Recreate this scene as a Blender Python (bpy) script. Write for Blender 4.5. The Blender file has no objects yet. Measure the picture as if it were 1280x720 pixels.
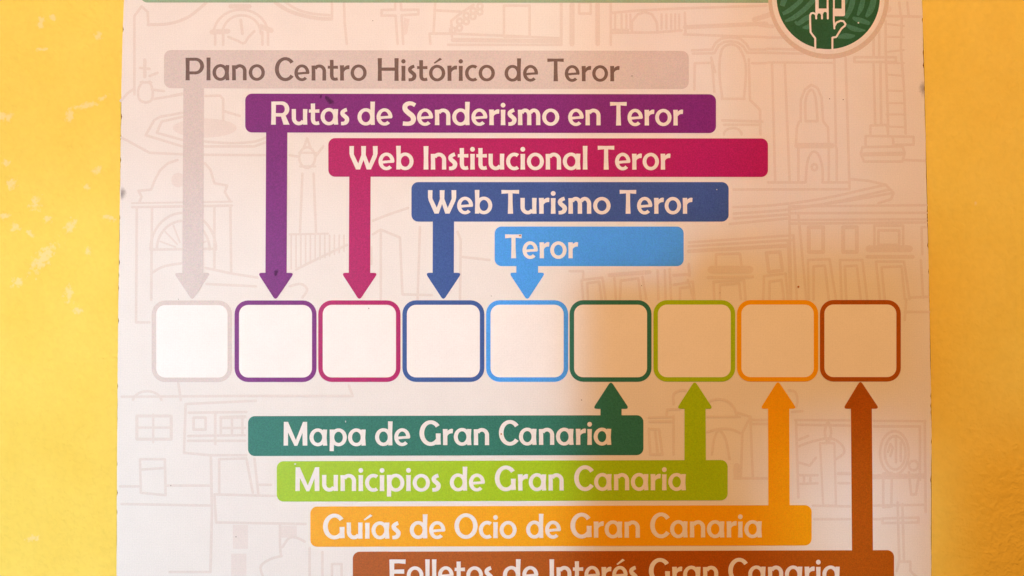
import bpy, math, random
from mathutils import Vector
from mathutils.geometry import delaunay_2d_cdt

S = bpy.context.scene
C = S.collection
rnd = random.Random(7)

# ---------------------------------------------------------------- camera
F = 1500.0                       # focal length in photo pixels (photo is 1280 wide)
DIST = 1.5                       # metres to the panel
PITCH = math.radians(2.45)
fwd = Vector((0, math.cos(PITCH), math.sin(PITCH)))
up = Vector((0, -math.sin(PITCH), math.cos(PITCH)))
right = Vector((1, 0, 0))
CAM = -fwd * DIST
cd = bpy.data.cameras.new('camera')
cam = bpy.data.objects.new('camera', cd); C.objects.link(cam)
cam.location = CAM
cam.rotation_euler = (math.pi / 2 + PITCH, 0, 0)
cd.sensor_width = 36; cd.lens = 36 * F / 1280
cd.clip_start = 0.05; cd.clip_end = 60
S.camera = cam

# ---------------------------------------------------------------- light
W = bpy.data.worlds.new('World'); S.world = W; W.use_nodes = True
bg = W.node_tree.nodes['Background']
bg.inputs[0].default_value = (1.0, 0.50, 0.17, 1); bg.inputs[1].default_value = 0.25

def lamp(name, x, y, z, w, h, color, radiance, spread, target=None):
    """area lamp; radiance in W/m2/sr scaled so that lamps of any size compare"""
    l = bpy.data.lights.new(name, 'AREA'); l.shape = 'RECTANGLE'
    l.size = w; l.size_y = h; l.color = color
    l.spread = math.radians(spread)
    l.energy = radiance * w * h
    o = bpy.data.objects.new(name, l); C.objects.link(o)
    o.location = (x, y, z)
    d = (Vector(target) if target else Vector((x, 0, z))) - Vector((x, y, z))
    o.rotation_euler = d.to_track_quat('-Z', 'Y').to_euler()
    return o

SKY = (0.42, 0.755, 1.0)
WARM = (1.0, 0.48, 0.165)
lamp('warm_lamp', 0.05, -2.45, 1.75, 0.6, 0.4, WARM, 290, 180, (0.05, 0, -0.12))
K = 1.9                          # sky-coloured beam strength; gaps between the added beams draw the soft shadow
LD = 2.5; LA = math.radians(20)   # the added beams come slightly from the left
def shaped_daylight(name, x0, x1, z0, z1, e, spread):
    cx, cz = (x0 + x1) / 2, (z0 + z1) / 2
    lamp(name, cx - LD * math.sin(LA), -LD * math.cos(LA), cz, (x1 - x0) * math.cos(LA), z1 - z0, SKY, e * K, spread, (cx, 0, cz))
shaped_daylight('shaped_daylight_left', -1.10, 0.078, -0.75, 0.90, 0.83, 2.2)
shaped_daylight('shaped_daylight_left_low', -1.10, 0.03, -0.75, 0.12, 0.25, 4.5)
lamp('left_veil_fill', -1.15, -1.6, -0.45, 1.3, 1.1, SKY, 2.0, 75, (-1.05, 0, -0.40))  # added fill lamp, no real window; veils and brightens the left side
shaped_daylight('shaped_daylight_top', 0.078, 0.27, 0.070, 0.90, 0.56, 2.4)
shaped_daylight('shaped_daylight_top_right', 0.27, 0.45, 0.062, 0.90, 0.42, 3.4)
shaped_daylight('shaped_daylight_far_top', 0.45, 1.10, 0.055, 0.90, 0.29, 4.5)
shaped_daylight('shaped_daylight_right_wall', 0.55, 1.10, -0.17, 0.055, 0.27, 5.0)
shaped_daylight('shaped_daylight_corner', 0.078, 0.215, 0.018, 0.072, 0.72, 2.0)
shaped_daylight('shaped_daylight_right_low', 0.34, 0.515, -0.62, -0.19, 0.78, 4.5)

S.view_settings.view_transform = 'Standard'
S.view_settings.look = 'None'
S.view_settings.exposure = 0
S.view_settings.gamma = 1
S.render.resolution_x = 1280; S.render.resolution_y = 720

# ---------------------------------------------------------------- helpers
def P(x, y, layer=0.0):
    """point of the panel plane seen at photo pixel x, y (layer: metres in front of it)"""
    d = right * ((x - 640) / F) + up * ((360 - y) / F) + fwd
    t = (0.0 - layer - CAM.y) / d.y
    return CAM + d * t

def mat_ink(name, col, rough=0.40, grain=0.10, bump=0.12, chroma=0.05):
    m = bpy.data.materials.new(name); m.use_nodes = True
    nt = m.node_tree; n = nt.nodes; L = nt.links
    b = n['Principled BSDF']
    b.inputs['Roughness'].default_value = rough
    b.inputs['Specular IOR Level'].default_value = 0.20
    geo = n.new('ShaderNodeNewGeometry')
    no = n.new('ShaderNodeTexNoise'); no.inputs['Scale'].default_value = 620; no.inputs['Detail'].default_value = 3
    no.inputs['Roughness'].default_value = 0.7
    L.new(geo.outputs['Position'], no.inputs['Vector'])
    big = n.new('ShaderNodeTexNoise'); big.inputs['Scale'].default_value = 28; big.inputs['Detail'].default_value = 4
    L.new(geo.outputs['Position'], big.inputs['Vector'])
    # linen-like print lamination: fine grid in x and z
    sep = n.new('ShaderNodeSeparateXYZ'); L.new(geo.outputs['Position'], sep.inputs[0])
    def sine(sock, f):
        a = n.new('ShaderNodeMath'); a.operation = 'MULTIPLY'; a.inputs[1].default_value = f; L.new(sock, a.inputs[0])
        s = n.new('ShaderNodeMath'); s.operation = 'SINE'; L.new(a.outputs[0], s.inputs[0]); return s.outputs[0]
    gx = sine(sep.outputs[0], 2100); gz = sine(sep.outputs[2], 2100)
    ad = n.new('ShaderNodeMath'); ad.operation = 'ADD'; L.new(gx, ad.inputs[0]); L.new(gz, ad.inputs[1])
    # value factor = 1 + grain*(noise-.5)*2 + .03*(big-.5)*2 + grid
    def mad(sock, k, c):
        a = n.new('ShaderNodeMath'); a.operation = 'MULTIPLY_ADD'; a.inputs[1].default_value = k; L.new(sock, a.inputs[0])
        if isinstance(c, float): a.inputs[2].default_value = c
        else: L.new(c, a.inputs[2])
        return a.outputs[0]
    v = mad(no.outputs['Fac'], 5.0 * grain, 1.0 - 2.5 * grain)
    v = mad(big.outputs['Fac'], 0.08, v)
    v = mad(ad.outputs[0], 0.006, v)
    v = mad(v, 1.0, -0.04)
    rgb = n.new('ShaderNodeRGB'); rgb.outputs[0].default_value = (*col, 1)
    vm = n.new('ShaderNodeVectorMath'); vm.operation = 'SCALE'; L.new(rgb.outputs[0], vm.inputs[0]); L.new(v, vm.inputs['Scale'])
    mx = n.new('ShaderNodeMix'); mx.data_type = 'RGBA'; mx.blend_type = 'OVERLAY'; mx.inputs[0].default_value = chroma * 5
    L.new(vm.outputs[0], mx.inputs[6]); L.new(no.outputs['Color'], mx.inputs[7])
    L.new(mx.outputs[2], b.inputs['Base Color'])
    bp = n.new('ShaderNodeBump'); bp.inputs['Strength'].default_value = bump; bp.inputs['Distance'].default_value = 0.0006
    L.new(no.outputs['Fac'], bp.inputs['Height']); L.new(bp.outputs[0], b.inputs['Normal'])
    return m

def flat(name, polys, m, layer, parent=None):
    """union of 2-D pixel polygons laid as one sheet on the panel"""
    verts = []; faces = []
    for p in polys:
        a = sum(p[i][0] * p[(i + 1) % len(p)][1] - p[(i + 1) % len(p)][0] * p[i][1] for i in range(len(p)))
        if abs(a) < 1e-6: continue
        q = p if a > 0 else p[::-1]
        s = len(verts); verts += [Vector((x, y)) for x, y in q]; faces.append(list(range(s, s + len(q))))
    vo, _, fo, _, _, _ = delaunay_2d_cdt(verts, [], faces, 0, 1e-4)
    ps = [[(verts[i].x, verts[i].y) for i in f] for f in faces]
    bb = [(min(x for x, y in p), max(x for x, y in p), min(y for x, y in p), max(y for x, y in p)) for p in ps]
    def covered(x, y):
        for p, (xa, xb, ya, yb) in zip(ps, bb):
            if xa <= x <= xb and ya <= y <= yb:
                c = False; j = len(p) - 1
                for i in range(len(p)):
                    if (p[i][1] > y) != (p[j][1] > y) and x < (p[j][0] - p[i][0]) * (y - p[i][1]) / (p[j][1] - p[i][1]) + p[i][0]: c = not c
                    j = i
                if c: return True
        return False
    tri = [f for f in fo if covered(sum(vo[i].x for i in f) / len(f), sum(vo[i].y for i in f) / len(f))]
    me = bpy.data.meshes.new(name)
    me.from_pydata([P(v.x, v.y, layer) for v in vo], [], [tuple(reversed(f)) for f in tri])
    me.materials.append(m); me.update()
    # every sheet faces the viewer
    if sum(p.normal.y for p in me.polygons) > 0: me.flip_normals()
    o = bpy.data.objects.new(name, me); C.objects.link(o)
    if parent: o.parent = parent
    return o

def rrect(x0, y0, x1, y1, r, dy=0.0, n=7):
    """rounded rectangle, right side raised by dy pixels"""
    pts = []
    for cx, cy, a0 in ((x1 - r, y0 + r, -90), (x1 - r, y1 - r, 0), (x0 + r, y1 - r, 90), (x0 + r, y0 + r, 180)):
        for i in range(n + 1):
            a = math.radians(a0 + 90 * i / n)
            pts.append((cx + r * math.cos(a), cy + r * math.sin(a)))
    return [(x, y + dy * (x - x0) / (x1 - x0)) for x, y in pts]

def ring(outer, inner):
    n = len(outer)
    return [[outer[i], outer[(i + 1) % n], inner[(i + 1) % n], inner[i]] for i in range(n)]

def disc(cx, cy, rx, ry=None, n=48):
    ry = rx if ry is None else ry
    return [(cx + rx * math.cos(2 * math.pi * i / n), cy + ry * math.sin(2 * math.pi * i / n)) for i in range(n)]

def round_poly(pts, r, n=5):
    out = []
    N = len(pts)
    for i in range(N):
        p = Vector(pts[i]); a = Vector(pts[i - 1]); b = Vector(pts[(i + 1) % N])
        da = (a - p); db = (b - p); rr = min(r, da.length * .45, db.length * .45)
        s = p + da.normalized() * rr; e = p + db.normalized() * rr
        for k in range(n + 1):
            t = k / n
            q = s * (1 - t) ** 2 + p * 2 * t * (1 - t) + e * t * t
            out.append((q.x, q.y))
    return out

def smooth(pts, n=6):
    """Catmull-Rom through points (any dimension)"""
    out = []
    N = len(pts); D = len(pts[0])
    for i in range(N - 1):
        p0 = pts[max(i - 1, 0)]; p1 = pts[i]; p2 = pts[i + 1]; p3 = pts[min(i + 2, N - 1)]
        for k in range(n):
            t = k / n
            out.append(tuple(0.5 * ((2 * p1[d]) + (p2[d] - p0[d]) * t + (2 * p0[d] - 5 * p1[d] + 4 * p2[d] - p3[d]) * t * t
                                    + (3 * p1[d] - p0[d] - 3 * p2[d] + p3[d]) * t ** 3) for d in range(D)))
    out.append(tuple(pts[-1])); return out

def stroke(pts, k=1.0):
    """variable-width stroke with butt ends; pts = (x, y, w)"""
    L = []; R = []
    for i, (x, y, w) in enumerate(pts):
        a = pts[max(i - 1, 0)]; b = pts[min(i + 1, len(pts) - 1)]
        dx, dy = b[0] - a[0], b[1] - a[1]; l = math.hypot(dx, dy) or 1
        nx, ny = -dy / l * w * k / 2, dx / l * w * k / 2
        L.append((x + nx, y + ny)); R.append((x - nx, y - ny))
    return [[L[i], L[i + 1], R[i + 1], R[i]] for i in range(len(pts) - 1)]

def line(pts, w=2.4, closed=False, joints=True):
    if closed: pts = list(pts) + [pts[0]]
    out = []
    for (x0, y0), (x1, y1) in zip(pts, pts[1:]):
        out += stroke([(x0, y0, w), (x1, y1, w)])
    if joints:
        for x, y in pts: out.append(disc(x, y, w / 2, n=8))
    return out

def arc(cx, cy, rx, ry, wx, wy, a0, a1, k=1.0, icx=None, icy=None, n=40):
    """elliptic arc: outer radii rx ry, wall wx at the sides and wy at top/bottom"""
    icx = cx if icx is None else icx; icy = cy if icy is None else icy
    ox, oy = wx * (k - 1) / 2, wy * (k - 1) / 2
    n = max(4, int(n * abs(a1 - a0) / 360))
    O = []; I = []
    for i in range(n + 1):
        a = math.radians(a0 + (a1 - a0) * i / n); c, s = math.cos(a), math.sin(a)
        O.append((cx + (rx + ox) * c, cy + (ry + oy) * s)); I.append((icx + (rx - wx - ox) * c, icy + (ry - wy - oy) * s))
    return [[O[i], O[i + 1], I[i + 1], I[i]] for i in range(n)]

# ---------------------------------------------------------------- letter shapes (units: capital height 300, y up)
def stem(x, y0, y1, w=52, k=1.0, f=4):
    ym = (y0 + y1) / 2
    return stroke([(x, y0, w + f), (x, ym, w - f / 2), (x, y1, w + f)], k)
def bowl(cx, k): return arc(cx, 104.5, 105, 111, 47, 39, 0, 360, k, n=52)
def accent(cx): return [[(cx - 46, 240), (cx + 36, 307), (cx + 66, 287), (cx - 32, 228)]]
def smirror(polys, w): return [[(w - x, y) for x, y in p] for p in polys]

def glyph(ch, k):
    """polygons, ink width, left bearing, right bearing"""
    if ch == 'o': return arc(107, 103.5, 107, 110, 46, 39, 0, 360, k, n=52), 214, 11, 11
    if ch == 'ó': return arc(107, 103.5, 107, 110, 46, 39, 0, 360, k, n=52) + accent(107), 214, 11, 11
    if ch in 'eé':
        g = arc(99, 103.5, 100, 111, 46, 38, -3, 314, k, n=56)
        g += stroke([(36, 92, 32), (110, 99, 30), (186, 104, 32)], k)
        g += [[(186, 84), (197, 92), (199, 112), (150, 120)]]
        if ch == 'é': g += accent(99)
        return g, 198, 11, 12
    if ch == 'c': return arc(104, 103.5, 104, 111, 47, 40, 55, 305, k, n=52), 163, 11, 5
    if ch == 'C': return arc(140, 152, 140, 160, 54, 43, 38, 322, k, n=56), 250, 11, 0
    if ch == 'G':
        g = arc(143, 152, 143, 160, 56, 44, 38, 318, k, n=56)
        g += stroke([(240, 148, 58), (240, 80, 54), (244, 6, 56)], k)
        g += [[(200, 6), (222, 30), (222, 60), (180, 40)]]
        return g, 270, 11, 16
    if ch == 'O': return arc(147, 151, 147, 159, 53, 43, 0, 360, k, n=60), 294, 11, 11
    if ch == 'l': return stem(27, 0, 303, 50, k), 54, 18, 16
    if ch == 'I': return stem(29, 0, 300, 53, k), 58, 18, 18
    if ch == 'i': return stem(27, 0, 200, 50, k) + [disc(27, 260, 29 * (k * .5 + .5), n=28)], 54, 18, 18
    if ch == 'í': return stem(27, 0, 200, 50, k) + accent(27), 54, 18, 18
    if ch == 'a':
        return bowl(104, k) + stroke([(197, 203, 50), (194, 100, 44), (198, 0, 50)], k), 222, 11, 18
    if ch == 'd':
        return bowl(104, k) + stroke([(192, 303, 54), (190, 150, 48), (193, 0, 48)], k), 217, 11, 18
    if ch == 'b':
        return smirror(bowl(104, k) + stroke([(192, 303, 54), (190, 150, 48), (193, 0, 48)], k), 217), 217, 18, 11
    if ch == 'p':
        return smirror(bowl(104, k) + stroke([(190, 203, 52), (190, 80, 48), (192, -70, 50)], k), 217), 217, 18, 11
    def arch(cx, rx, wl, x_in):
        g = arc(cx, 125, rx, 89, 48, 42, 0, 152, k, n=52)
        g += stroke([(cx + rx - 24, 126, 48), (cx + rx - 24, 0, 50)], k)
        return g
    if ch == 'n':
        return stroke([(24, 200, 50), (26, 100, 49), (26, 0, 52)], k) + arch(103, 90, 0, 0), 193, 18, 18
    if ch == 'm':
        g = stroke([(24, 200, 50), (26, 100, 49), (26, 0, 52)], k)
        return g + arch(90, 76, 0, 0) + arch(203, 78, 0, 0), 281, 18, 18
    if ch == 'u':
        g = stroke([(24, 203, 50), (24, 110, 49), (24, 84, 48)], k)
        g += arc(90, 85, 90, 91, 48, 42, 180, 330, k, n=52)
        g += stroke([(172, 203, 52), (170, 100, 48), (172, 0, 50)], k)
        return g, 197, 16, 18
    if ch == 'r':
        g = stroke([(26, 203, 56), (27, 100, 50), (27, 0, 52)], k)
        e = (k - 1) * 20
        g += [[(45, 150), (60, 182 + e), (88, 200 + e), (112, 205 + e), (128, 200 + e), (124, 152 - e), (96, 150 - e), (72, 140 - e), (50, 112)]]
        return g, 127, 18, 3
    if ch == 's':
        g = stroke(smooth([(86, 196, 42), (58, 186, 44), (29, 162, 48), (33, 132, 50), (64, 104, 50), (87, 76, 52), (80, 38, 50), (52, 18, 44), (10, 14, 40)]), k)
        return g, 112, 12, 6
    if ch == 'S':
        g = stroke(smooth([(163, 258, 46), (125, 279, 46), (80, 282, 50), (38, 255, 56), (36, 205, 58), (78, 160, 60), (124, 122, 60), (142, 80, 58), (125, 36, 54), (75, 18, 50), (6, 22, 50)]), k)
        return g, 172, 14, 8
    if ch == 't':
        g = stroke(smooth([(52, 275, 50), (53, 200, 49), (53, 120, 49), (54, 60, 49), (68, 28, 46), (98, 17, 40), (133, 24, 42)]), k)
        g += stroke([(0, 178, 38), (60, 176, 36), (136, 177, 42)], k)
        return g, 135, 5, 10
    if ch == 'T':
        g = stroke([(0, 280, 46), (110, 283, 36), (221, 280, 46)], k)
        g += stroke([(112, 285, 50), (112, 150, 50), (113, 0, 60)], k)
        return g, 221, 3, 4
    if ch == 'H':
        return stem(29, 0, 302, 52, k) + stem(249, 0, 302, 52, k) + stroke([(40, 156, 44), (240, 156, 44)], k), 277, 18, 18
    if ch == 'P':
        g = stem(27, 0, 300, 52, k)
        g += stroke([(20, 280, 40), (135, 280, 40)], k) + stroke([(20, 99, 40), (135, 99, 40)], k)
        g += arc(133, 190, 112, 110, 52, 40, -90, 90, k, n=56)
        return g, 245, 18, 14
    if ch == 'R':
        g = stroke([(27, 0, 55), (29, 150, 52), (30, 300, 56)], k)
        g += stroke([(20, 280, 40), (135, 281, 40)], k) + stroke([(30, 129, 40), (135, 127, 40)], k)
        g += arc(133, 203, 98, 98, 54, 42, -90, 90, k, n=56)
        g += [[(118, 130), (158, 0), (236, 0), (185, 118), (150, 140)]]
        return g, 236, 18, 16
    if ch == 'F':
        g = stroke([(30, 0, 56), (30, 150, 54), (29, 300, 60)], k)
        g += stroke([(10, 276, 48), (120, 278, 44), (210, 274, 52)], k) + stroke([(20, 148, 46), (192, 150, 50)], k)
        return g, 212, 18, 5
    if ch == 'M':
        return [[(3, 300), (57, 300), (158, 71), (250, 300), (303, 300), (306, 0), (246, 0), (243, 160), (177, -3), (140, -3), (57, 165), (57, 0), (0, 0)]], 306, 18, 20
    if ch == 'W':
        return [[(0, 300), (58, 300), (56, 195), (113, 76), (153, 186), (151, 300), (213, 300), (210, 188), (254, 73), (305, 193), (302, 300), (363, 300),
                 (363, 205), (352, 160), (277, 0), (222, 0), (181, 122), (137, 0), (84, 0), (10, 165), (0, 205)]], 363, 4, 4
    raise KeyError(ch)

def word(text, x0, x1, base, cap, k, slope=-0.0):
    x = 0; items = []; first = True; ink_end = 0
    for ch in text:
        g, w, lb, rb = glyph(ch, k)
        if first: lb = 0; first = False
        x += lb; items.append((g, x)); ink_end = x + w; x += w + rb
    sx = (x1 - x0) / ink_end; sy = cap / 300
    out = []
    for g, ox in items:
        for p in g: out.append([(x0 + (ox + a) * sx, base - b * sy) for a, b in p])
    return out

# ---------------------------------------------------------------- materials
M = {}
M['board'] = mat_ink('panel_white', (0.795, 0.785, 0.775), 0.45, 0.05, 0.10, 0.03)
M['code'] = mat_ink('code_field_white', (0.875, 0.87, 0.87), 0.40, 0.04, 0.08, 0.02)
M['line'] = mat_ink('faded_line_ink', (0.735, 0.69, 0.668), 0.45, 0.05, 0.10, 0.03)
M['tone'] = mat_ink('faded_tone_ink', (0.76, 0.715, 0.70), 0.45, 0.05, 0.10, 0.03)
M['beige'] = mat_ink('beige_ink', (0.645, 0.585, 0.58), 0.40, 0.07)
M['brown_text'] = mat_ink('brown_letter_ink', (0.165, 0.108, 0.095), 0.40, 0.10)
M['letter'] = mat_ink('white_letter', (0.81, 0.79, 0.78), 0.40, 0.04, 0.08, 0.02)
M['purple'] = mat_ink('purple_ink', (0.195, 0.011, 0.20), 0.40, 0.22)
M['magenta'] = mat_ink('magenta_ink', (0.42, 0.004, 0.125), 0.40, 0.18)
M['blue'] = mat_ink('blue_ink', (0.044, 0.098, 0.335), 0.40, 0.18)
M['light_blue'] = mat_ink('light_blue_ink', (0.07, 0.36, 0.96), 0.40, 0.12)
M['green'] = mat_ink('dark_green_ink', (0.03, 0.18, 0.13), 0.40, 0.20)
M['lime'] = mat_ink('lime_ink', (0.36, 0.585, 0.002), 0.40, 0.10)
M['orange'] = mat_ink('orange_ink', (0.85, 0.40, 0.0), 0.40, 0.07)
M['brown'] = mat_ink('brown_ink', (0.40, 0.096, 0.001), 0.40, 0.16)
M['sage'] = mat_ink('sage_ink', (0.30, 0.46, 0.31), 0.40, 0.08)
M['emblem'] = mat_ink('emblem_green', (0.016, 0.105, 0.05), 0.40, 0.18)
M['wave'] = mat_ink('emblem_light_green', (0.055, 0.205, 0.125), 0.40, 0.18)
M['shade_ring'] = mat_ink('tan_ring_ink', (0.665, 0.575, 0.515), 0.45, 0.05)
M['speck'] = mat_ink('orange_speck', (0.45, 0.16, 0.04), 0.6, 0.2)
M['dark'] = mat_ink('dark_speck', (0.10, 0.07, 0.05), 0.6, 0.2)

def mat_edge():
    m = mat_ink('board_edge_dirt_shadow', (0.17, 0.085, 0.03), 0.8, 0.5)
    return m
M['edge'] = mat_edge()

def mat_soft(name, col, amount, scale, thr, soft, seed=0.0):
    """stain that fades out from the centre of its own patch (generated coords), broken up by noise"""
    m = bpy.data.materials.new(name); m.use_nodes = True
    nt = m.node_tree; n = nt.nodes; L = nt.links
    b = n['Principled BSDF']; b.inputs['Base Color'].default_value = (*col, 1); b.inputs['Roughness'].default_value = 0.7
    tc = n.new('ShaderNodeTexCoord'); uv = n.new('ShaderNodeUVMap')
    vs = n.new('ShaderNodeVectorMath'); vs.operation = 'LENGTH'; L.new(uv.outputs[0], vs.inputs[0])
    geo = n.new('ShaderNodeNewGeometry')
    no = n.new('ShaderNodeTexNoise'); no.inputs['Scale'].default_value = scale; no.inputs['Detail'].default_value = 5; no.inputs['Roughness'].default_value = 0.65
    L.new(geo.outputs['Position'], no.inputs['Vector'])
    sb = n.new('ShaderNodeMath'); sb.operation = 'MULTIPLY_ADD'; sb.inputs[1].default_value = -0.55
    L.new(vs.outputs['Value'], sb.inputs[0]); L.new(no.outputs['Fac'], sb.inputs[2])
    mr = n.new('ShaderNodeMapRange'); mr.interpolation_type = 'SMOOTHSTEP'
    mr.inputs[1].default_value = thr; mr.inputs[2].default_value = thr + soft; mr.inputs[3].default_value = 0; mr.inputs[4].default_value = amount
    L.new(sb.outputs[0], mr.inputs[0]); L.new(mr.outputs[0], b.inputs['Alpha'])
    return m
M['smudge'] = mat_soft('grey_smudge', (0.17, 0.14, 0.12), 0.50, 60, -0.05, 0.6)
M['purple_stain'] = mat_soft('dark_purple_stain', (0.06, 0.004, 0.10), 0.6, 160, 0.10, 0.25)

def patch(name, cx, cy, rx, ry, ang, m, layer, parent):
    """elliptic patch with uv running -1..1 from its centre"""
    n = 24; a = math.radians(ang)
    pts = [(0, 0)] + [(math.cos(2 * math.pi * i / n), math.sin(2 * math.pi * i / n)) for i in range(n)]
    def cl(u, v):
        x = cx + (u * rx) * math.cos(a) - (v * ry) * math.sin(a); y = cy + (u * rx) * math.sin(a) + (v * ry) * math.cos(a)
        x = min(max(x, 151.6), 1155.2) if y < 200 else max(x, 151.0)
        dx, dy = x - cx, y - cy
        return x, y, (dx * math.cos(a) + dy * math.sin(a)) / rx, (-dx * math.sin(a) + dy * math.cos(a)) / ry
    q = [cl(u, v) for u, v in pts]; pts = [(u, v) for _, _, u, v in q]
    co = [P(x, y, layer) for x, y, _, _ in q]
    me = bpy.data.meshes.new(name)
    me.from_pydata(co, [], [(0, 1 + i, 1 + (i + 1) % n) for i in range(n)])
    uvl = me.uv_layers.new(name='UVMap')
    for l in me.loops: uvl.data[l.index].uv = pts[l.vertex_index]
    me.materials.append(m); me.update()
    if sum(p.normal.y for p in me.polygons) > 0: me.flip_normals()
    o = bpy.data.objects.new(name, me); C.objects.link(o); o.parent = parent
    return o

# ---------------------------------------------------------------- the stucco wall
WALL_Y = 0.0065
# pale scuffs where the yellow paint is rubbed off the stucco: x, y, rx, ry, angle (their own shapes, in the wall's material)
SCUFFS = [(51, 28, 6, 9, 10), (66, 22, 5, 5, 0), (123, 45, 6, 7, 30), (52, 62, 9, 4, 0), (87, 144, 6, 13, 10), (106, 132, 18, 5, -12), (128, 123, 9, 4, -30),
          (6, 146, 12, 10, 0), (9, 204, 7, 5, 20), (121, 213, 9, 5, -40), (15, 230, 8, 9, 0), (108, 234, 6, 6, 0), (88, 282, 7, 11, 30), (54, 322, 11, 30, 38),
          (60, 274, 8, 5, 0), (22, 353, 9, 8, -20), (39, 293, 7, 4, 40), (110, 314, 5, 6, 0), (86, 368, 8, 12, 10), (97, 388, 7, 6, 0), (41, 673, 10, 5, 0),
          (136, 272, 10, 5, 20), (44, 254, 9, 12, 0), (5, 270, 8, 5, 0), (18, 285, 8, 7, 0), (1220, 254, 3, 3, 0)]
def mat_wall():
    m = bpy.data.materials.new('yellow_stucco'); m.use_nodes = True
    nt = m.node_tree; n = nt.nodes; L = nt.links
    b = n['Principled BSDF']; b.inputs['Roughness'].default_value = 0.62; b.inputs['Specular IOR Level'].default_value = 0.35
    geo = n.new('ShaderNodeNewGeometry')
    def noise(s, d, r=0.6, dist=0.0):
        t = n.new('ShaderNodeTexNoise'); t.inputs['Scale'].default_value = s; t.inputs['Detail'].default_value = d
        t.inputs['Roughness'].default_value = r; t.inputs['Distortion'].default_value = dist
        L.new(geo.outputs['Position'], t.inputs['Vector']); return t
    a = noise(7, 5); f = noise(330, 3, 0.7); c = noise(120, 5, 0.58, 0.35)
    ramp = n.new('ShaderNodeValToRGB')
    ramp.color_ramp.elements[0].position = 0.3; ramp.color_ramp.elements[0].color = (0.90, 0.67, 0.095, 1)
    ramp.color_ramp.elements[1].position = 0.72; ramp.color_ramp.elements[1].color = (0.96, 0.75, 0.135, 1)
    L.new(a.outputs['Fac'], ramp.inputs[0])
    mr = n.new('ShaderNodeMapRange'); mr.inputs[1].default_value = 0.25; mr.inputs[2].default_value = 0.75
    mr.inputs[3].default_value = 0.96; mr.inputs[4].default_value = 1.03; L.new(c.outputs['Fac'], mr.inputs[0])
    vm = n.new('ShaderNodeVectorMath'); vm.operation = 'SCALE'; L.new(ramp.outputs[0], vm.inputs[0]); L.new(mr.outputs[0], vm.inputs['Scale'])
    sep = n.new('ShaderNodeSeparateXYZ'); L.new(geo.outputs['Position'], sep.inputs[0])
    com = n.new('ShaderNodeCombineXYZ'); L.new(sep.outputs[0], com.inputs[0]); L.new(sep.outputs[2], com.inputs[1])
    prev = None
    for (sx, sy, rx, ry, ang) in SCUFFS:
        p = P(sx, sy, -WALL_Y)
        mp = n.new('ShaderNodeMapping'); mp.vector_type = 'TEXTURE'
        mp.inputs['Location'].default_value = (p.x, p.z, 0); mp.inputs['Rotation'].default_value = (0, 0, math.radians(-ang)); mp.inputs['Scale'].default_value = (rx / 1000, ry / 1000, 1)
        L.new(com.outputs[0], mp.inputs['Vector'])
        ln = n.new('ShaderNodeVectorMath'); ln.operation = 'LENGTH'; L.new(mp.outputs[0], ln.inputs[0])
        if prev is None: prev = ln.outputs['Value']
        else:
            mn = n.new('ShaderNodeMath'); mn.operation = 'MINIMUM'; L.new(prev, mn.inputs[0]); L.new(ln.outputs['Value'], mn.inputs[1]); prev = mn.outputs[0]
    sn = noise(190, 5, 0.65)
    sb = n.new('ShaderNodeMath'); sb.operation = 'MULTIPLY_ADD'; sb.inputs[1].default_value = -0.30
    L.new(prev, sb.inputs[0]); L.new(sn.outputs['Fac'], sb.inputs[2])
    sr = n.new('ShaderNodeMapRange'); sr.interpolation_type = 'SMOOTHSTEP'; sr.inputs[1].default_value = 0.22; sr.inputs[2].default_value = 0.42; sr.inputs[4].default_value = 0.6
    L.new(sb.outputs[0], sr.inputs[0])
    sm = n.new('ShaderNodeMix'); sm.data_type = 'RGBA'; L.new(sr.outputs[0], sm.inputs[0])
    L.new(vm.outputs[0], sm.inputs[6]); sm.inputs[7].default_value = (0.93, 0.77, 0.42, 1)
    L.new(sm.outputs[2], b.inputs['Base Color'])
    b1 = n.new('ShaderNodeBump'); b1.inputs['Strength'].default_value = 0.8; b1.inputs['Distance'].default_value = 0.0032
    L.new(c.outputs['Fac'], b1.inputs['Height'])
    b2 = n.new('ShaderNodeBump'); b2.inputs['Strength'].default_value = 0.5; b2.inputs['Distance'].default_value = 0.0012
    L.new(f.outputs['Fac'], b2.inputs['Height']); L.new(b1.outputs[0], b2.inputs['Normal'])
    L.new(b2.outputs[0], b.inputs['Normal'])
    return m
from mathutils import noise as mnoise
def wall():
    nx, nz = 260, 170; x0, x1, z0, z1 = -1.3, 1.3, -0.85, 0.85
    vs = []
    for j in range(nz + 1):
        for i in range(nx + 1):
            x = x0 + (x1 - x0) * i / nx; z = z0 + (z1 - z0) * j / nz
            h = mnoise.noise(Vector((x * 9, z * 9, 3))) * 0.0011 + mnoise.noise(Vector((x * 34, z * 34, 9))) * 0.0007
            vs.append((x, WALL_Y - h, z))
    fs = [(j * (nx + 1) + i, j * (nx + 1) + i + 1, (j + 1) * (nx + 1) + i + 1, (j + 1) * (nx + 1) + i) for j in range(nz) for i in range(nx)]
    me = bpy.data.meshes.new('wall'); me.from_pydata(vs, [], fs); me.materials.append(mat_wall())
    for p in me.polygons: p.use_smooth = True
    o = bpy.data.objects.new('wall', me); C.objects.link(o); o['kind'] = 'structure'
    return o
WALL = wall()

# ---------------------------------------------------------------- the information panel
panel = bpy.data.objects.new('information_panel', None); C.objects.link(panel)
panel['label'] = 'off-white printed panel with coloured arrow bars and empty frames on yellow stucco wall'
panel['category'] = 'information sign'

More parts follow.
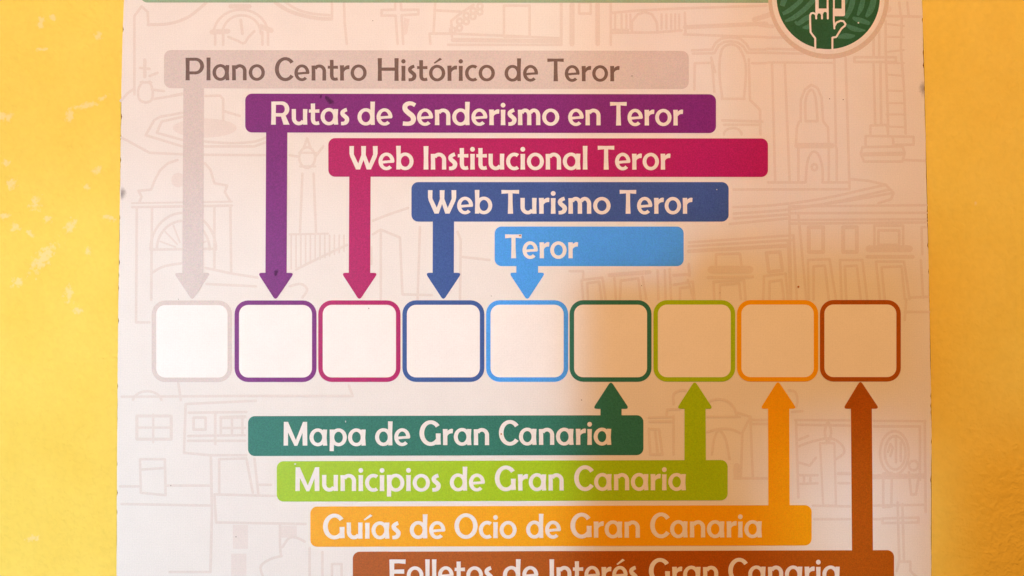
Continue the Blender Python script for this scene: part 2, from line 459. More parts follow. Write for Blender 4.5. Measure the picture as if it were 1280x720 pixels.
left_edge = [(157, -150), (155, 0), (153.2, 45), (152.2, 90), (151.2, 133), (150.8, 180), (150, 240), (149.2, 300), (148.2, 360), (147.2, 450), (146.5, 540), (145.6, 720), (145, 860)]
right_edge = [(1150, -150), (1152.6, 0), (1155.4, 90), (1157.3, 180), (1159.6, 270), (1161.4, 360), (1163.3, 450), (1164.5, 540), (1164.2, 720), (1164, 860)]
def jag(edge, amp):
    out = []
    for (xa, ya), (xb, yb) in zip(edge, edge[1:]):
        n = max(1, int((yb - ya) / 4))
        for i in range(n):
            t = i / n; out.append((xa + (xb - xa) * t + rnd.uniform(-amp, amp), ya + (yb - ya) * t))
    out.append(edge[-1]); return out
LE = jag(left_edge, 0.12); RE = jag(right_edge, 0.12)
outline = LE + RE[::-1]
def board():
    T = 0.0058; n = len(outline)
    f = [P(x, y) for x, y in outline]
    vs = [tuple(p) for p in f] + [(p.x, T, p.z) for p in f]
    fs = [tuple(range(n)), tuple(range(2 * n - 1, n - 1, -1))] + [(i, n + i, n + (i + 1) % n, (i + 1) % n) for i in range(n)]
    me = bpy.data.meshes.new('board'); me.from_pydata(vs, [], fs)
    me.materials.append(M['board']); me.materials.append(M['edge'])
    for p in me.polygons[2:]: p.material_index = 1
    import bmesh
    bm = bmesh.new(); bm.from_mesh(me); bmesh.ops.recalc_face_normals(bm, faces=bm.faces); bm.to_mesh(me); bm.free()
    o = bpy.data.objects.new('board', me); C.objects.link(o); o.parent = panel
    return o
board()

L1, L2, L3, L4 = 0.0002, 0.0004, 0.0006, 0.0008     # print layers, metres in front of the board

# dark rim along both cut edges: worn nicks plus painted gap shadow
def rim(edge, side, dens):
    """irregular runs of grime and painted gap shadow along the cut: long stretches with a few deeper nicks"""
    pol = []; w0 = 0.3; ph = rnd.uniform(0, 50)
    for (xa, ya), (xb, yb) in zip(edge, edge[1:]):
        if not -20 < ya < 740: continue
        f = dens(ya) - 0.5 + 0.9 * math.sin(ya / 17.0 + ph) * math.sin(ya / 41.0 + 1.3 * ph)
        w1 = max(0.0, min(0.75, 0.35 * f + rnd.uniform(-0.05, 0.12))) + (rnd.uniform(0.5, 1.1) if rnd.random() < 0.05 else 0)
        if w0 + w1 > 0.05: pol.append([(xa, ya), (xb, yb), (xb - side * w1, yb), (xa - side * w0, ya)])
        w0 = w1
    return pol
o = flat('edge_wear_shadow', rim(RE, 1, lambda y: 1.7 if 60 < y < 280 or y > 590 else 1.1), M['edge'], L1, panel)
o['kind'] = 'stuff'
o = flat('edge_wear_shadow', rim(LE, -1, lambda y: 0.8 if 120 < y < 330 else 0.25), M['edge'], L1, panel)
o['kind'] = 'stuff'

# --- faded line drawings behind the print -----------------------------------------
NDRAW = [0]
def drawing(name, lines, tones=()):
    NDRAW[0] += 1
    pol = []
    for l in lines:
        w = 3.0
        if isinstance(l, tuple) and isinstance(l[1], (int, float)): pts, w = l
        else: pts = l
        if len(pts) > 3 and pts[0] != pts[-1] and name.startswith('curved'): pts = smooth(pts, 4)
        pol += line(pts, w * 1.08)
    o = flat(name, pol, M['line'], L1 + 0.00002 + 0.0000048 * NDRAW[0], panel)
    for tn in tones: flat('faded_tone', [tn], M['tone'], L1, o)
    return o
def arcp(cx, cy, rx, ry, a0, a1, n=14):
    return [(cx + rx * math.cos(math.radians(a0 + (a1 - a0) * i / n)), cy - ry * math.sin(math.radians(a0 + (a1 - a0) * i / n))) for i in range(n + 1)]
def box(x0, y0, x1, y1): return [(x0, y0), (x1, y0), (x1, y1), (x0, y1), (x0, y0)]

drawing('steeple_drawing', [[(168, 118), (168, 20), (177, 8), (184.5, 15), (185.5, 31)], (smooth([(185, 31), (212, 29.5), (234, 22), (249, 11), (258, 3)]), 3.6),
        [(151, 126), (160, 116), (168, 111)], [(190, 124), (228, 118)]])
drawing('jug_drawing', [smooth([(178, 102), (173, 112), (174, 124), (182, 128), (189, 125), (191, 114), (187, 102)]), [(176, 103), (189, 103)], ([(181, 75), (181, 96)], 4), ([(175, 85), (187, 86)], 3),
        [(187, 95), (197, 91)], ([(190, 112), (205, 114)], 3)])
drawing('clock_drawing', [arcp(301, 42, 34, 30, 0, 180), arcp(302, 42, 24, 23, 0, 180), ([(265, 40), (285, 39)], 6), ([(326, 33), (339, 38)], 6), [(269, 44), (269, 56)], [(279, 43), (279, 56)],
        [(328, 40), (328, 56)], [(335, 40), (335, 56)], smooth([(285, 46), (297, 51), (305, 54), (311, 46), (318, 39)]), ([(301, 25), (303, 42)], 3.4), ([(288, 8), (312, 8)], 5)])
drawing('swag_drawing', [(smooth([(344, 3), (360, 13), (378, 19), (398, 23), (414, 23.5)]), 4.5), [(415, 3), (415, 24)], smooth([(357, 3), (372, 12), (390, 17), (412, 19)]), [(430, 3), (431, 30), (433.5, 55)]])
drawing('cross_drawing', [[(494, 3), (494, 12), (477, 12.5), (477, 19.5), (494.5, 19.5), (497, 55)], [(501, 3), (501.5, 12.5), (523, 12), (523, 18), (502, 19), (504, 55)]],
        [[(505, 22), (512, 24), (509, 42), (504, 45)]])
loops = []
for i in range(9):
    t = i / 8; cx, cy = 566 + 34 * t, 38 - 30 * t ** .7
    loops.append(arcp(cx + (i % 2) * 4, cy + (i % 2) * 4, 3.4, 3.6, 0, 360, 10))
drawing('garland_drawing', loops + [[(565, 46), (564, 26), (578, 15), (592, 6)]])
drawing('roof_drawing', [[(544, 3), (542, 40)], [(543, 13), (575, 14.5)], [(538, 55), (537, 42), (563, 42), (640, 45), (700, 48)], ([(566, 50), (700, 51.5)], 5), [(560, 56), (700, 56)],
        box(630, 7, 662, 46)])
drawing('column_drawing', [([(701.5, 4), (701.5, 56)], 3.5), ([(715, 5), (715, 55)], 6), box(724, 3, 738.5, 17), ([(747, 5), (747, 55)], 5.5), ([(763.5, 4), (763.5, 56)], 3)])
drawing('gallery_drawing', [([(765, 16), (800, 13), (850, 10.5), (958, 7)], 3), ([(765, 37.5), (785, 37.5)], 3), [(765, 41), (822, 40.5), (852, 38)], [(790, 40), (790, 27), (797, 18), (806, 15), (815, 18), (821, 28), (822, 40)],
        ] + [([(x, 18), (x, 36)], 2.6) for x in (769, 777, 783, 788, 827, 833, 839, 844, 849)] + [([(856, 34), (958, 29.5)], 5), [(855, 43), (958, 46.5)], [(856, 16), (857, 43)]])
drawing('shield_drawing', [([(943, 24.5), (966, 17)], 6), ([(949, 31), (966, 33)], 4.5)])
drawing('niche_drawing', [[(865, 63), (890, 62), (894, 54), (902, 48), (913, 46.5), (925, 48), (933, 55), (937, 62), (958, 62)], [(866, 67), (893, 66.5), (898, 57), (905, 52.5), (913, 51.5), (922, 53), (929, 58), (934, 66), (958, 66)],
        smooth([(903, 123), (900, 100), (899.5, 78), (903, 61), (912.5, 55.5), (923, 59), (930, 72), (932.5, 90), (930, 123)]), [(902, 123.5), (931, 123.5)],
        [(868, 112), (868.5, 79), (890, 78.5), (893, 115)], [(889, 72), (894, 90)], [(936, 74), (937.5, 125), (950, 137), (950.5, 168)], [(940, 79), (958, 79)], ([(903, 150.5), (953, 152)], 3.2), arcp(916, 168, 11, 8, 0, 180), [(905, 156), (950, 156)]])
drawing('facade_drawing', [[(958, 47), (985, 47)], ([(958, 61), (1000, 62)], 3), [(958, 66), (1004, 67)], ([(960, 78), (1043, 78.5)], 2.6), [(965, 80), (969, 226)], [(981, 80), (987, 226)], [(1043, 74), (1045, 185)], [(1057, 72), (1062, 235)],
        [(1001, 152), (1001, 125), (1006, 112), (1014, 106), (1022, 110), (1027, 122), (1029, 152)], smooth([(1007, 151), (1007, 125), (1013, 112.5), (1019, 120), (1022, 151)]), [(1007, 151.5), (1022, 151.5)],
        [(999, 152), (996, 160), (995, 182)], [(1029, 152), (1035, 159), (1036, 183)], ([(996, 182), (1040, 182)], 6.5), smooth([(1007, 228), (1009, 204), (1013, 193), (1018, 189.5), (1024, 195), (1028, 210), (1028.5, 228)]),
        arcp(1018, 209, 3.5, 4, 0, 360, 10), [(960, 228), (1007, 228)], [(1028, 228), (1062, 228)], [(917, 237), (1062, 236.5)], [(998, 186), (998, 228)], [(1036, 186), (1036, 228)], [(1046, 186), (1046, 228)]])
drawing('stone_cross_drawing', [box(1068, 71.5, 1120, 77.5), [(1092, 78), (1094, 155)], [(1100.5, 78), (1101.5, 155)], [(1092, 34), (1092, 70)], [(1099, 34), (1099, 70)], [(1088, 168), (1088, 157), (1109, 156), (1110, 168)],
        [(1082, 183), (1082, 170), (1142, 171), (1142, 180)], [(1116, 173), (1117, 181), (1142, 181)], [(1078, 184), (1128, 183), (1131, 191), (1128, 202), (1080, 202), (1076, 192), (1078, 184)], ([(1080, 193), (1128, 192)], 5), [(1130, 200), (1156, 201)]])
drawing('tower_drawing', [[(1107, 26), (1107, 60), (1108, 90), (1110, 150), (1110, 167)], [(1127.5, 20), (1126, 60), (1130, 110), (1132, 167)], ([(1108, 20), (1152, 21)], 3.2), [(1124, 3), (1126, 20)], [(1134, 3), (1136, 20)],
        ] + [([(1108, y), (1130, y + d)], 2.4) for y, d in ((30, 2.5), (46, .5), (65, -2.5), (79, 0), (93, 2), (113, 1), (129, 0), (143, 0), (158, 1))], [disc(1109, 11, 5.5, n=20)])
drawing('eaves_drawing', [smooth([(917, 259), (960, 257), (1005, 252), (1045, 245), (1080, 237), (1108, 231)]), smooth([(917, 267), (985, 262), (1045, 252), (1112, 237)]), smooth([(1008, 258), (1060, 251), (1117, 241)]), [(1064, 224), (1085, 226), (1107, 231), (1117, 241), (1114, 249), (1098, 254)],
        [(917, 273), (986, 268)], [(912, 280), (986, 273)]])
drawing('terrace_drawing', [([(987, 258), (1158, 256.5)], 2.8), [(987, 266.5), (1158, 266)], ([(987, 275), (1158, 274)], 2.8), [(988, 279.5), (1158, 278)], [(986.5, 258), (989, 374)], [(998, 268), (1008, 374)],
        (box(1011, 284, 1029, 315), 4.6), (box(1054, 284, 1071, 315), 4.6), [(1093, 306), (1093, 282), (1129, 282), (1129, 306)], box(1098, 288, 1124, 306), ([(1086, 311), (1137, 311)], 8), ([(1084, 321), (1141, 321)], 4.5), ([(1153, 318), (1152, 284), (1158, 284)], 3),
        [(1011, 374), (1010, 325), (1037, 324), (1045, 374)], [(1017, 374), (1017, 333), (1031, 332), (1036, 374)], [(1052, 374), (1050, 325), (1078, 325), (1084, 374)], [(1058, 374), (1056, 333), (1071, 332), (1076, 374)],
        [(1100, 374), (1095, 327), (1130, 327), (1137, 374)], [(1106, 374), (1102, 334), (1127, 333), (1131, 374)], [(1151, 325), (1154, 372)], [(1138, 372), (1160, 371)], [(1131, 390), (1161, 390)], [(1133, 374), (1131, 400)]])
drawing('balcony_drawing', [([(861, 303), (992, 294)], 2.8), [(861, 308), (990, 300)], ([(861, 314), (985, 307)], 4.5), [(985, 300), (988, 374)], [(992, 295), (996, 374)],
        ([(889, 337), (937, 337)], 9), ([(885, 347), (941, 346)], 3.5), [(895, 332), (895, 318), (925, 317), (927, 332)], [(893, 374), (892, 352), (930, 350), (932, 374)], [(900, 374), (900, 356), (924, 354), (926, 374)],
        ([(958, 316), (975, 315), (978, 338), (961, 340), (958, 316)], 4), [(954, 374), (955, 345), (982, 342), (985, 374)], [(962, 374), (962, 352), (977, 350), (980, 374)], [(861, 330), (862, 345)], [(860, 350), (867, 374)]])
drawing('shop_front_drawing', [[(729, 374), (727, 350), (753, 347), (757, 374)], [(735, 374), (734, 354), (749, 352), (752, 374)], [(712, 339), (729, 339), (729, 348)], ([(762, 344), (812, 340)], 5), [(770, 374), (768, 347)], [(775, 374), (776, 351), (798, 348), (801, 374)], [(803, 346), (808, 374)],
        [(822, 338), (823, 374)], [(831, 338), (832, 374)], [(837, 336), (839, 374)], ([(842, 344), (862, 343), (861, 333)], 3.5), [(842, 356), (866, 352), (868, 374)], [(850, 374), (850, 360), (862, 359)]])
drawing('fountain_drawing', [[(152, 172), (187, 191), (230, 193)], [(254, 193.5), (332, 194)], [(228, 141), (200, 146), (193, 150), (182, 169), (228, 183)], [(228, 146), (202, 152), (196, 166), (228, 175)], smooth([(256, 177), (290, 179), (318, 177), (332, 172)]), [(256, 183), (318, 183), (332, 178)],
        [(257, 120), (275, 119.5), (279, 124), (279, 151)], [(280, 139), (300, 145)], [(213, 120), (228, 117)]], [disc(256, 160, 40, 12, 28)])
drawing('gate_drawing', [[(222, 200), (210, 204), (200, 213), (193, 226), (189, 237), (173, 238.5), (177, 246), (174, 253)], [(256, 204), (263, 212), (268, 229), (284, 232), (281, 240), (288, 252)], ([(165, 254), (290, 252)], 2.2), [(165, 259), (290, 257)],
        [(171, 260), (170, 403), (187, 403)], [(190, 260), (189, 375)], [(268, 259), (268, 335)], [(288, 258), (289, 340)], arcp(229, 312, 41, 46, 0, 180, 22), arcp(229, 312, 33, 36, 0, 180, 22), [(190, 312), (268, 311)],
        ] + [([(229 + 10 * math.cos(a), 312 - 10 * math.sin(a)), (229 + 30 * math.cos(a), 312 - 33 * math.sin(a))], 2.0) for a in [math.radians(d) for d in (18, 42, 66, 90, 114, 138, 162)]]
        + [smooth([(190, 341), (205, 333), (228, 329)]), [(257, 335), (290, 342), (322, 347)], [(258, 355), (320, 358)]], [disc(223, 225, 9, n=20)])
drawing('lantern_drawing', [[(378, 217), (375, 290)], [(392, 217), (395, 290)], arcp(384, 197, 10, 13, 0, 360, 18), ([(374, 191), (395, 191)], 2.6), ([(375, 208), (394, 208)], 2.6), [(380, 184), (384, 173), (388, 184)], [(395, 195), (404, 183)], [(362, 194), (374, 196)]])
drawing('battlement_drawing', [([(362, 293), (410, 292)], 2.6)] + [([(364 + 6 * i, 294), (364 + 6 * i, 336 - 2 * i)], 2.0) for i in range(12)] + [smooth([(370, 337), (400, 322), (434, 306)]), smooth([(362, 358), (376, 355), (384, 362), (378, 372)])])
drawing('ramp_drawing', [[(466, 276), (486, 268), (510, 260)], [(466, 293), (476, 287), (500, 297), (503, 368), (540, 369)], [(476, 289), (476, 374)], [(525, 284), (522, 374)], [(572, 290), (576, 300), (575, 374)], [(576, 321), (612, 325)], [(464, 309), (464, 330)]])
drawing('house_drawing', [[(152, 496), (300, 495), (441, 495), (436, 482)], (box(171, 520, 214, 549), 3.6), ([(191.5, 518), (191.5, 553)], 2.8), ([(170, 534.5), (214, 534.5)], 2.8), arcp(184, 502, 18, 13, 10, 170), [(222, 473), (226, 500)],
        [(320, 501), (232, 505), (230, 566), (262, 569), (308, 569)], [(236, 516), (308, 515)], (box(242, 522, 257, 537), 3.2), ([(269, 515), (269, 555)], 3.2), ([(276, 522), (306, 521)], 4), ([(276, 535), (306, 535)], 3), [(276, 522), (276, 543)], [(290, 522), (290, 543)], [(303, 522), (303, 543)], [(235, 545), (306, 544)], [(235, 551), (306, 551)]])
drawing('side_house_drawing', [([(175, 574), (206, 574), (207, 619), (176, 616), (175, 574)], 3), [(177, 587), (206, 585)], [(150, 608), (173, 608)], [(208, 607), (262, 607)], [(152, 630), (262, 632)], ([(263.5, 570), (265, 640), (263, 715)], 3.2), [(212, 715), (263, 715)],
        [(274, 618), (274, 574), (308, 573), (316, 616)], [(318, 573), (323, 618)], [(322, 606), (339, 606)], [(268, 618), (345, 620)], [(268, 618), (270, 653), (382, 655)]],
        [box(291, 656, 310, 686)[:4], box(289, 692, 308, 725)[:4], box(351, 657, 371, 672)[:4]])
drawing('tree_drawing', [smooth([(329, 722), (326, 708), (338, 699), (352, 695)]), smooth([(350, 657), (350, 680), (351, 694)]), smooth([(353, 684), (361, 673), (370, 672), (381, 677)]), [(387, 685), (387, 725)], [(403, 690), (403, 725)], [(415, 725), (415, 705), (427, 705), (427, 725)]])
drawing('bridge_drawing', [([(811, 522), (842, 521)], 2.6), [(812, 527), (840, 527)], [(842, 520), (842, 568)], [(811, 536), (824, 537), (828, 568), (813, 568), (811, 538)], [(819, 540), (822, 566)], smooth([(842, 505), (842, 493), (850, 488), (857, 488)]), [(850, 511), (834, 512), (833, 519)],
        smooth([(883, 504), (895, 499), (908, 501), (917, 509), (921, 520)]), ([(884, 521), (925, 521)], 2.6), [(922, 516), (938, 521), (928, 541), (926, 598)], [(938, 521), (941, 597)], [(938, 530), (959, 530)], [(938, 525), (959, 525)], [(918, 598), (960, 598)],
        smooth([(884, 540), (900, 536), (915, 537), (926, 542)]), smooth([(890, 568), (893, 548), (899, 538), (907, 549), (912, 574)]), ([(921, 583), (921, 594)], 8), smooth([(986, 488), (994, 490), (997, 500), (995, 509)]), [(990, 515), (1003, 514)]])
drawing('altar_drawing', [([(994, 525), (1062, 525.5)], 2.8), [(997, 531), (1062, 532)], ([(1092, 526), (1157, 526.5)], 2.8), [(1092, 533), (1150, 533), (1150, 600)], [(995, 525), (998, 622)], [(1156, 526), (1157, 640)], arcp(1118, 566, 18, 27, 0, 360, 26), arcp(1119, 566, 13, 21, 0, 360, 22),
        [(1110, 565), (1113, 555), (1116, 560), (1113, 570)], [(1120, 548), (1120, 578)], [(1126, 553), (1126, 576)], ([(1090, 596), (1155, 595)], 6), [(1136, 590), (1139, 618), (1145, 618), (1149, 592)], arcp(1142, 582, 6, 6, 0, 360, 12), [(1104, 592), (1115, 591), (1114, 633), (1104, 634), (1104, 592)],
        [(1092, 632), (1156, 631)]], [])
drawing('candle_drawing', [([(1025, 554), (1043, 554), (1045, 632), (1029, 632), (1025, 554)], 2.6), [(1016, 632), (1062, 633)], smooth([(1034, 553), (1031, 540), (1035, 528), (1039, 540), (1036, 553)]), smooth([(998, 558), (1015, 552), (1038, 548), (1052, 556), (1055, 566), (1045, 574)]), ([(998, 550), (1010, 545)], 3), [(998, 578), (1012, 582), (1020, 572)],
        ([(999, 594), (1022, 594)], 3), ([(999, 605), (1022, 604)], 3), [(1005, 594), (1005, 605)], [(1013, 594), (1013, 605)], ([(1048, 592), (1062, 592)], 4), ([(1048, 604), (1062, 604)], 3), [(1018, 649), (1062, 649)], [(1092, 649), (1104, 649)]])
drawing('slim_cross_drawing', [[(1103, 654), (1148, 653), (1148, 647), (1103, 648), (1103, 654)], [(1122, 628), (1124, 700), (1121, 714)], [(1128, 630), (1130, 700)], [(1124, 702), (1138, 702), (1138, 714), (1150, 725)]])

# --- header band and round emblem --------------------------------------------------
flat('header_band', [rrect(176, -110, 1100, 3.1, 8, 0.6)], M['sage'], L2, panel)
ECX, ECY = 1035.3, -3.0
emblem = flat('emblem', [disc(ECX, ECY, 70.5, n=72)], M['board'], L2 + 0.00016, panel)
emblem['label'] = 'round green emblem with a hand touching a phone'
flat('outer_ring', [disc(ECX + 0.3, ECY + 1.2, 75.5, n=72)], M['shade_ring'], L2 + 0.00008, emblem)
GD = flat('green_disc', [disc(ECX, ECY, 64.5, n=72)], M['emblem'], L2 + 0.00024, emblem)
def inside(pts, r=64.0):
    out = []
    for x, y, w in pts:
        d = math.hypot(x - ECX, y - ECY)
        if d + w / 2 <= r: out.append((x, y, w))
    return out
waves = []
def z8(l): return [(955 + x / 8, y / 8, w / 8) for x, y, w in l]
for wi, w in enumerate(([(165, 150, 30), (250, 105, 45), (320, 50, 45), (370, 0, 45), (390, -60, 45)], [(200, 215, 20), (290, 180, 45), (380, 115, 50), (440, 60, 50), (490, 0, 50), (510, -60, 50)],
          [(310, 215, 20), (345, 235, 45), (410, 190, 50), (460, 165, 50), (500, 140, 40)], [(180, 60, 50), (200, 0, 60), (220, -60, 60)], [(385, 275, 16), (430, 272, 45), (455, 262, 50)],
          [(815, 180, 40), (855, 110, 50), (880, 40, 55), (895, -60, 55)], [(935, 155, 20), (965, 90, 50), (985, 20, 50), (990, -60, 50)], [(1020, 170, 25), (1060, 110, 60), (1090, 30, 60), (1100, -60, 60)],
          [(885, 175, 20), (930, 195, 50), (1000, 215, 50), (1080, 245, 25)], [(815, 245, 16), (880, 280, 50), (950, 300, 40), (1015, 305, 12)], [(740, 375, 20), (800, 360, 55), (870, 362, 45), (910, 355, 15)],
          [(790, 60, 20), (815, 20, 40), (830, -60, 40)])):
    pts = [p for p in smooth(z8(w), 6) if math.hypot(p[0] - ECX, p[1] - ECY) + p[2] / 2 < 63.6]
    if len(pts) > 2: flat('wave_band', stroke(pts), M['wave'], L2 + 0.00031 + 0.000005 * wi, emblem)
def e8(l): return [(955 + x / 8, y / 8) for x, y in l]
# phone held behind the hand
ph = line(e8([(530, -300), (530, 120)]), 4.2, joints=False) + line(e8([(636, -300), (636, 100)]), 2.4, joints=False)
ph += [e8([(515, 85), (645, 85), (645, 118), (515, 150)])]
ph += line(e8([(698, -300), (698, 100)]), 2.4, joints=False) + line(e8([(793, -300), (793, 120)]), 4.2, joints=False)
ph += [round_poly(e8([(690, 86), (810, 86), (810, 162), (690, 162)]), 2.5)]
flat('phone', ph, M['letter'], L2 + 0.0004, emblem)
hand_out = smooth(e8([(512, 490), (512, 385), (462, 325), (462, 240), (460, 150), (475, 128), (505, 132), (522, 160)]), 1)
# green palm covers the phone's foot, the pale outline runs round it
palm = [e8([(520, 486), (520, 380), (475, 322), (470, 150), (480, 138), (505, 140), (522, 185), (535, 130), (560, 130), (580, 185), (592, 115), (625, 112), (645, 190), (650, -200), (688, -200), (692, 200), (705, 290),
            (720, 240), (770, 215), (805, 220), (812, 245), (770, 285), (745, 320), (715, 370), (682, 375), (682, 488)])]
flat('palm', palm, M['emblem'], L2 + 0.00048, emblem)
ho = line(round_poly(e8([(514, 494), (512, 382), (464, 322), (462, 130), (520, 128), (522, 188)]), 2.4)[3:-3], 2.5)
ho = line(e8([(513, 494), (512, 382), (488, 352), (466, 322), (462, 240), (461, 155), (470, 135), (490, 129), (512, 138), (521, 155), (522, 185)]), 2.4)
ho += line(e8([(522, 155), (532, 130), (550, 122), (570, 130), (580, 150), (580, 185)]), 2.4)
ho += line(e8([(580, 140), (592, 115), (610, 108), (628, 114), (638, 130), (638, 185)]), 2.4)
ho += line(e8([(638, 185), (637, 80)]), 2.4)
ho += line(e8([(698, 80), (698, 200), (704, 285)]), 2.3)
ho += line(e8([(704, 262), (725, 225), (765, 208), (795, 212), (815, 240), (808, 258), (775, 285), (750, 325), (722, 370), (684, 376), (684, 494)]), 2.4)
flat('hand_outline', ho, M['letter'], L2 + 0.00056, emblem)
for x, y in ((1073, 28.5),): flat('speck', [disc(x, y, 1.0, n=10)], M['letter'], L4, emblem)

# --- name bars with their arrows ---------------------------------------------------
def bar(mat, label, box_, r, dy, arrow, cap, k, words, ink='letter'):
    x0, y0, x1, y1 = box_
    o = flat('name_bar', [rrect(x0, y0, x1, y1, r, dy)], M[mat], L2, panel); o['label'] = label
    sx0, sx1, tx0, tx1, ya, yh, hx0, hx1, tip = arrow
    yt = tip[1]; s = 1 if yt > yh else -1
    # shaft starts at the bar's edge (a hair proud of the bar sheet) and ends in a rounded head
    poly = [(sx0, ya), (sx1, ya), (tx1, yh)] + [(tx0, yh)]
    head = round_poly([(hx0, yh), (hx1, yh), (tip[0] + 1.5, yt), (tip[0] - 1.5, yt)], 3.4)
    head = round_poly([(hx0 - 1.4, yh), (hx1 + 1.4, yh), (tip[0], yt + s * 2.6)], 5.2)
    a = flat('arrow', [poly, head], M[mat], L2 + 0.0001, o)
    for text, wx0, wx1, base in words:
        flat('lettering', word(text, wx0, wx1, base, cap, k), M[ink], L3, o)
    return o

KW = 1.10
bar('beige', 'pale beige bar reading Plano Centro Histórico de Teror', (205, 62.5, 861, 110.3), 9, 1.0, (229.3, 255, 227.8, 254, 106, 341, 218.6, 262, (240.3, 373)), 28.2, 1.0,
    [('Plano', 232.0, 331.1, 100.4), ('Centro', 343.6, 458.3, 100.7), ('Histórico', 472.0, 618.6, 101.1), ('de', 630.8, 672.5, 101.4), ('Teror', 684.2, 774.5, 101.6)], 'brown_text')
bar('purple', 'purple bar reading Rutas de Senderismo en Teror', (306.5, 117, 895, 165.6), 8.5, 0.8, (332.6, 359.2, 331.8, 358.3, 160, 341, 323.5, 366.4, (344.3, 373)), 28.8, KW,
    [('Rutas', 339.2, 436.1, 155.8), ('de', 447.2, 490.2, 156.1), ('Senderismo', 503.0, 698.8, 156.4), ('en', 710.5, 750.4, 156.6), ('Teror', 762.6, 853.8, 156.8)])
bar('magenta', 'magenta bar reading Web Institucional Teror', (410.4, 172.6, 960, 220.9), 8.5, 0.4, (436.6, 463.3, 436.0, 462.8, 215, 341, 428.2, 471, (449.2, 373)), 29.2, KW,
    [('Web', 436.8, 516.6, 211.8), ('Institucional', 529.7, 734, 211.9), ('Teror', 747.2, 838, 212)])
bar('blue', 'dark blue bar reading Web Turismo Teror', (514.3, 227.6, 910.8, 277), 8.5, 0.0, (541, 567.6, 540.8, 567.3, 272, 341, 533, 575.8, (554.2, 373)), 29.3, KW,
    [('Web', 535, 615, 267.0), ('Turismo', 626.8, 763, 267.2), ('Teror', 774.6, 865.6, 267.2)])
bar('light_blue', 'light blue bar reading only Teror', (618.4, 283.2, 854.6, 332.6), 8.5, 0.0, (645.4, 672.6, 645.4, 672.6, 327, 340.8, 637.6, 680.4, (659, 373)), 29.4, KW,
    [('Teror', 631.4, 722.6, 322.8)])
bar('green', 'dark green bar reading Mapa de Gran Canaria', (310, 520.2, 804.3, 570), 8.5, -1.2, (750.6, 777, 750.6, 777, 524, 511, 742.4, 785.2, (763.6, 478.8)), 29.7, KW,
    [('Mapa', 354.5, 456.9, 557.0), ('de', 469.2, 512.4, 556.7), ('Gran', 524.6, 611.1, 556.4), ('Canaria', 623.9, 763.8, 556.1)])
bar('lime', 'lime green bar reading Municipios de Gran Canaria', (346, 576.6, 909.6, 627), 8.5, -1.6, (855.6, 882.4, 855.6, 882.0, 580, 511, 847.2, 890, (868.3, 478.5)), 29.8, KW,
    [('Municipios', 369.2, 550.5, 613.8), ('de', 562.6, 605.8, 613.4), ('Gran', 618.8, 704.3, 613.1), ('Canaria', 718, 857, 612.8)])
bar('orange', 'orange bar reading Guías de Ocio de Gran Canaria', (388, 633.2, 1014.6, 683.6), 8.5, -1.8, (960.4, 987.2, 960, 986.6, 637, 511, 951.6, 994.6, (972.4, 478.3)), 29.8, KW,
    [('Guías', 404, 500.4, 673.3), ('de', 512.5, 556.3, 672.9), ('Ocio', 568.3, 645.5, 672.6), ('de', 658, 700.8, 672.4), ('Gran', 713.3, 799.5, 672.1), ('Canaria', 813, 952, 671.8)])
bar('brown', 'brown bar reading Folletos de Interés Gran Canaria, cut by the picture edge', (441, 689.7, 1117.6, 740), 8.5, -2.0, (1065, 1091.2, 1063.6, 1089.8, 692, 511, 1055.2, 1097.8, (1075.4, 478)), 29.8, KW,
    [('Folletos', 487, 616.3, 729.3), ('de', 629, 672.6, 729.1), ('Interés', 687, 797, 728.9), ('Gran', 811.3, 897.6, 728.7), ('Canaria', 910.6, 1049.5, 728.5)])

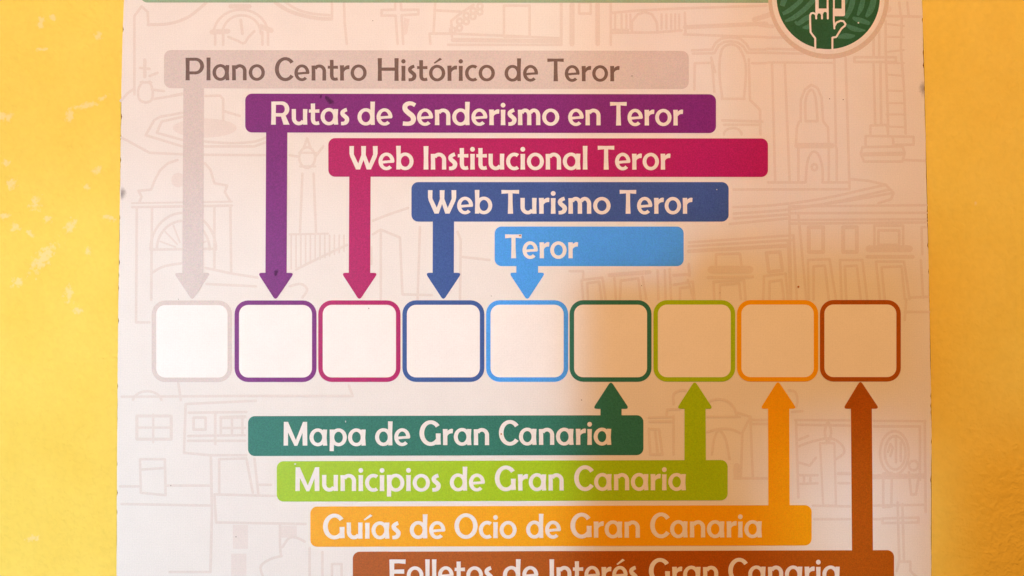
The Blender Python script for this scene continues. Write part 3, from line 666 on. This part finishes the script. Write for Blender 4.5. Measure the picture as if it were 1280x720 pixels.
# --- nine code frames, their fields left empty -------------------------------------
M['frame_beige'] = mat_ink('pale_beige_ink', (0.665, 0.60, 0.585), 0.40, 0.06)
frames = [(189.6, 290, 'frame_beige', 'beige'), (293.2, 395.6, 'purple', 'purple'), (397.8, 500.6, 'magenta', 'magenta'), (503, 605.4, 'blue', 'dark blue'), (607.6, 710.2, 'light_blue', 'light blue'),
          (712, 814.4, 'green', 'dark green'), (816.8, 919, 'lime', 'lime green'), (921.2, 1022.8, 'orange', 'orange'), (1024.9, 1126, 'brown', 'brown')]
for i, (x0, x1, mt, nm) in enumerate(frames):
    t = i / 8; y0, y1 = 375.6 - 0.6 * t, 477.6 - 0.7 * t
    r = 17; w = 5.6
    A = rrect(x0, y0, x1, y1, r); B = rrect(x0 + w, y0 + w, x1 - w, y1 - w, r - w)
    o = flat('code_frame', ring(A, B), M[mt], L2, panel); o['label'] = nm + ' rounded square frame with an empty white field'
    flat('code_field', [B], M['code'], L2 - 0.00001, o)

# --- dirt and small flecks ---------------------------------------------------------
patch('stain', 152, 242, 7, 9, 0, M['smudge'], L4, panel)
patch('stain', 1154, 112, 7, 15, 0, M['smudge'], L4, panel)
patch('stain', 345, 341, 4.5, 7.5, 12, M['purple_stain'], L4, panel)
patch('stain', 412, 126, 5, 12, -38, M['purple_stain'], L4, panel)
patch('stain', 401, 121, 2.5, 5, 8, M['purple_stain'], L4, panel)
for x, y, rx, ry, mt in [(650, 294.5, 1.6, 1.2, 'speck'), (626.5, 542.5, 1.0, 1.6, 'speck'), (998, 358.5, 1.6, 1.6, 'speck'), (790, 95, .7, 1.1, 'dark'), (466, 26, .8, .6, 'dark'),
                         (727, 500, .7, .8, 'dark'), (1037, 123.5, .8, .8, 'dark'), (1054, 124.5, .8, .8, 'dark'), (213.5, 607, .7, .7, 'dark'), (295, 671, .8, .8, 'dark'), (461, 385.5, .7, 1.1, 'dark'),
                         (614, 370, .6, .6, 'dark'), (223, 374, .6, .6, 'dark'), (369, 580, 1.6, 1.0, 'letter'), (432, 527, .6, 1.6, 'beige'), (896, 237, .8, .8, 'beige'), (802, 357, .6, .8, 'dark'), (900, 366, .6, .6, 'dark')]:
    flat('fleck', [disc(x, y, rx * .8, ry * .8, n=10)], M[mt], L4, panel)
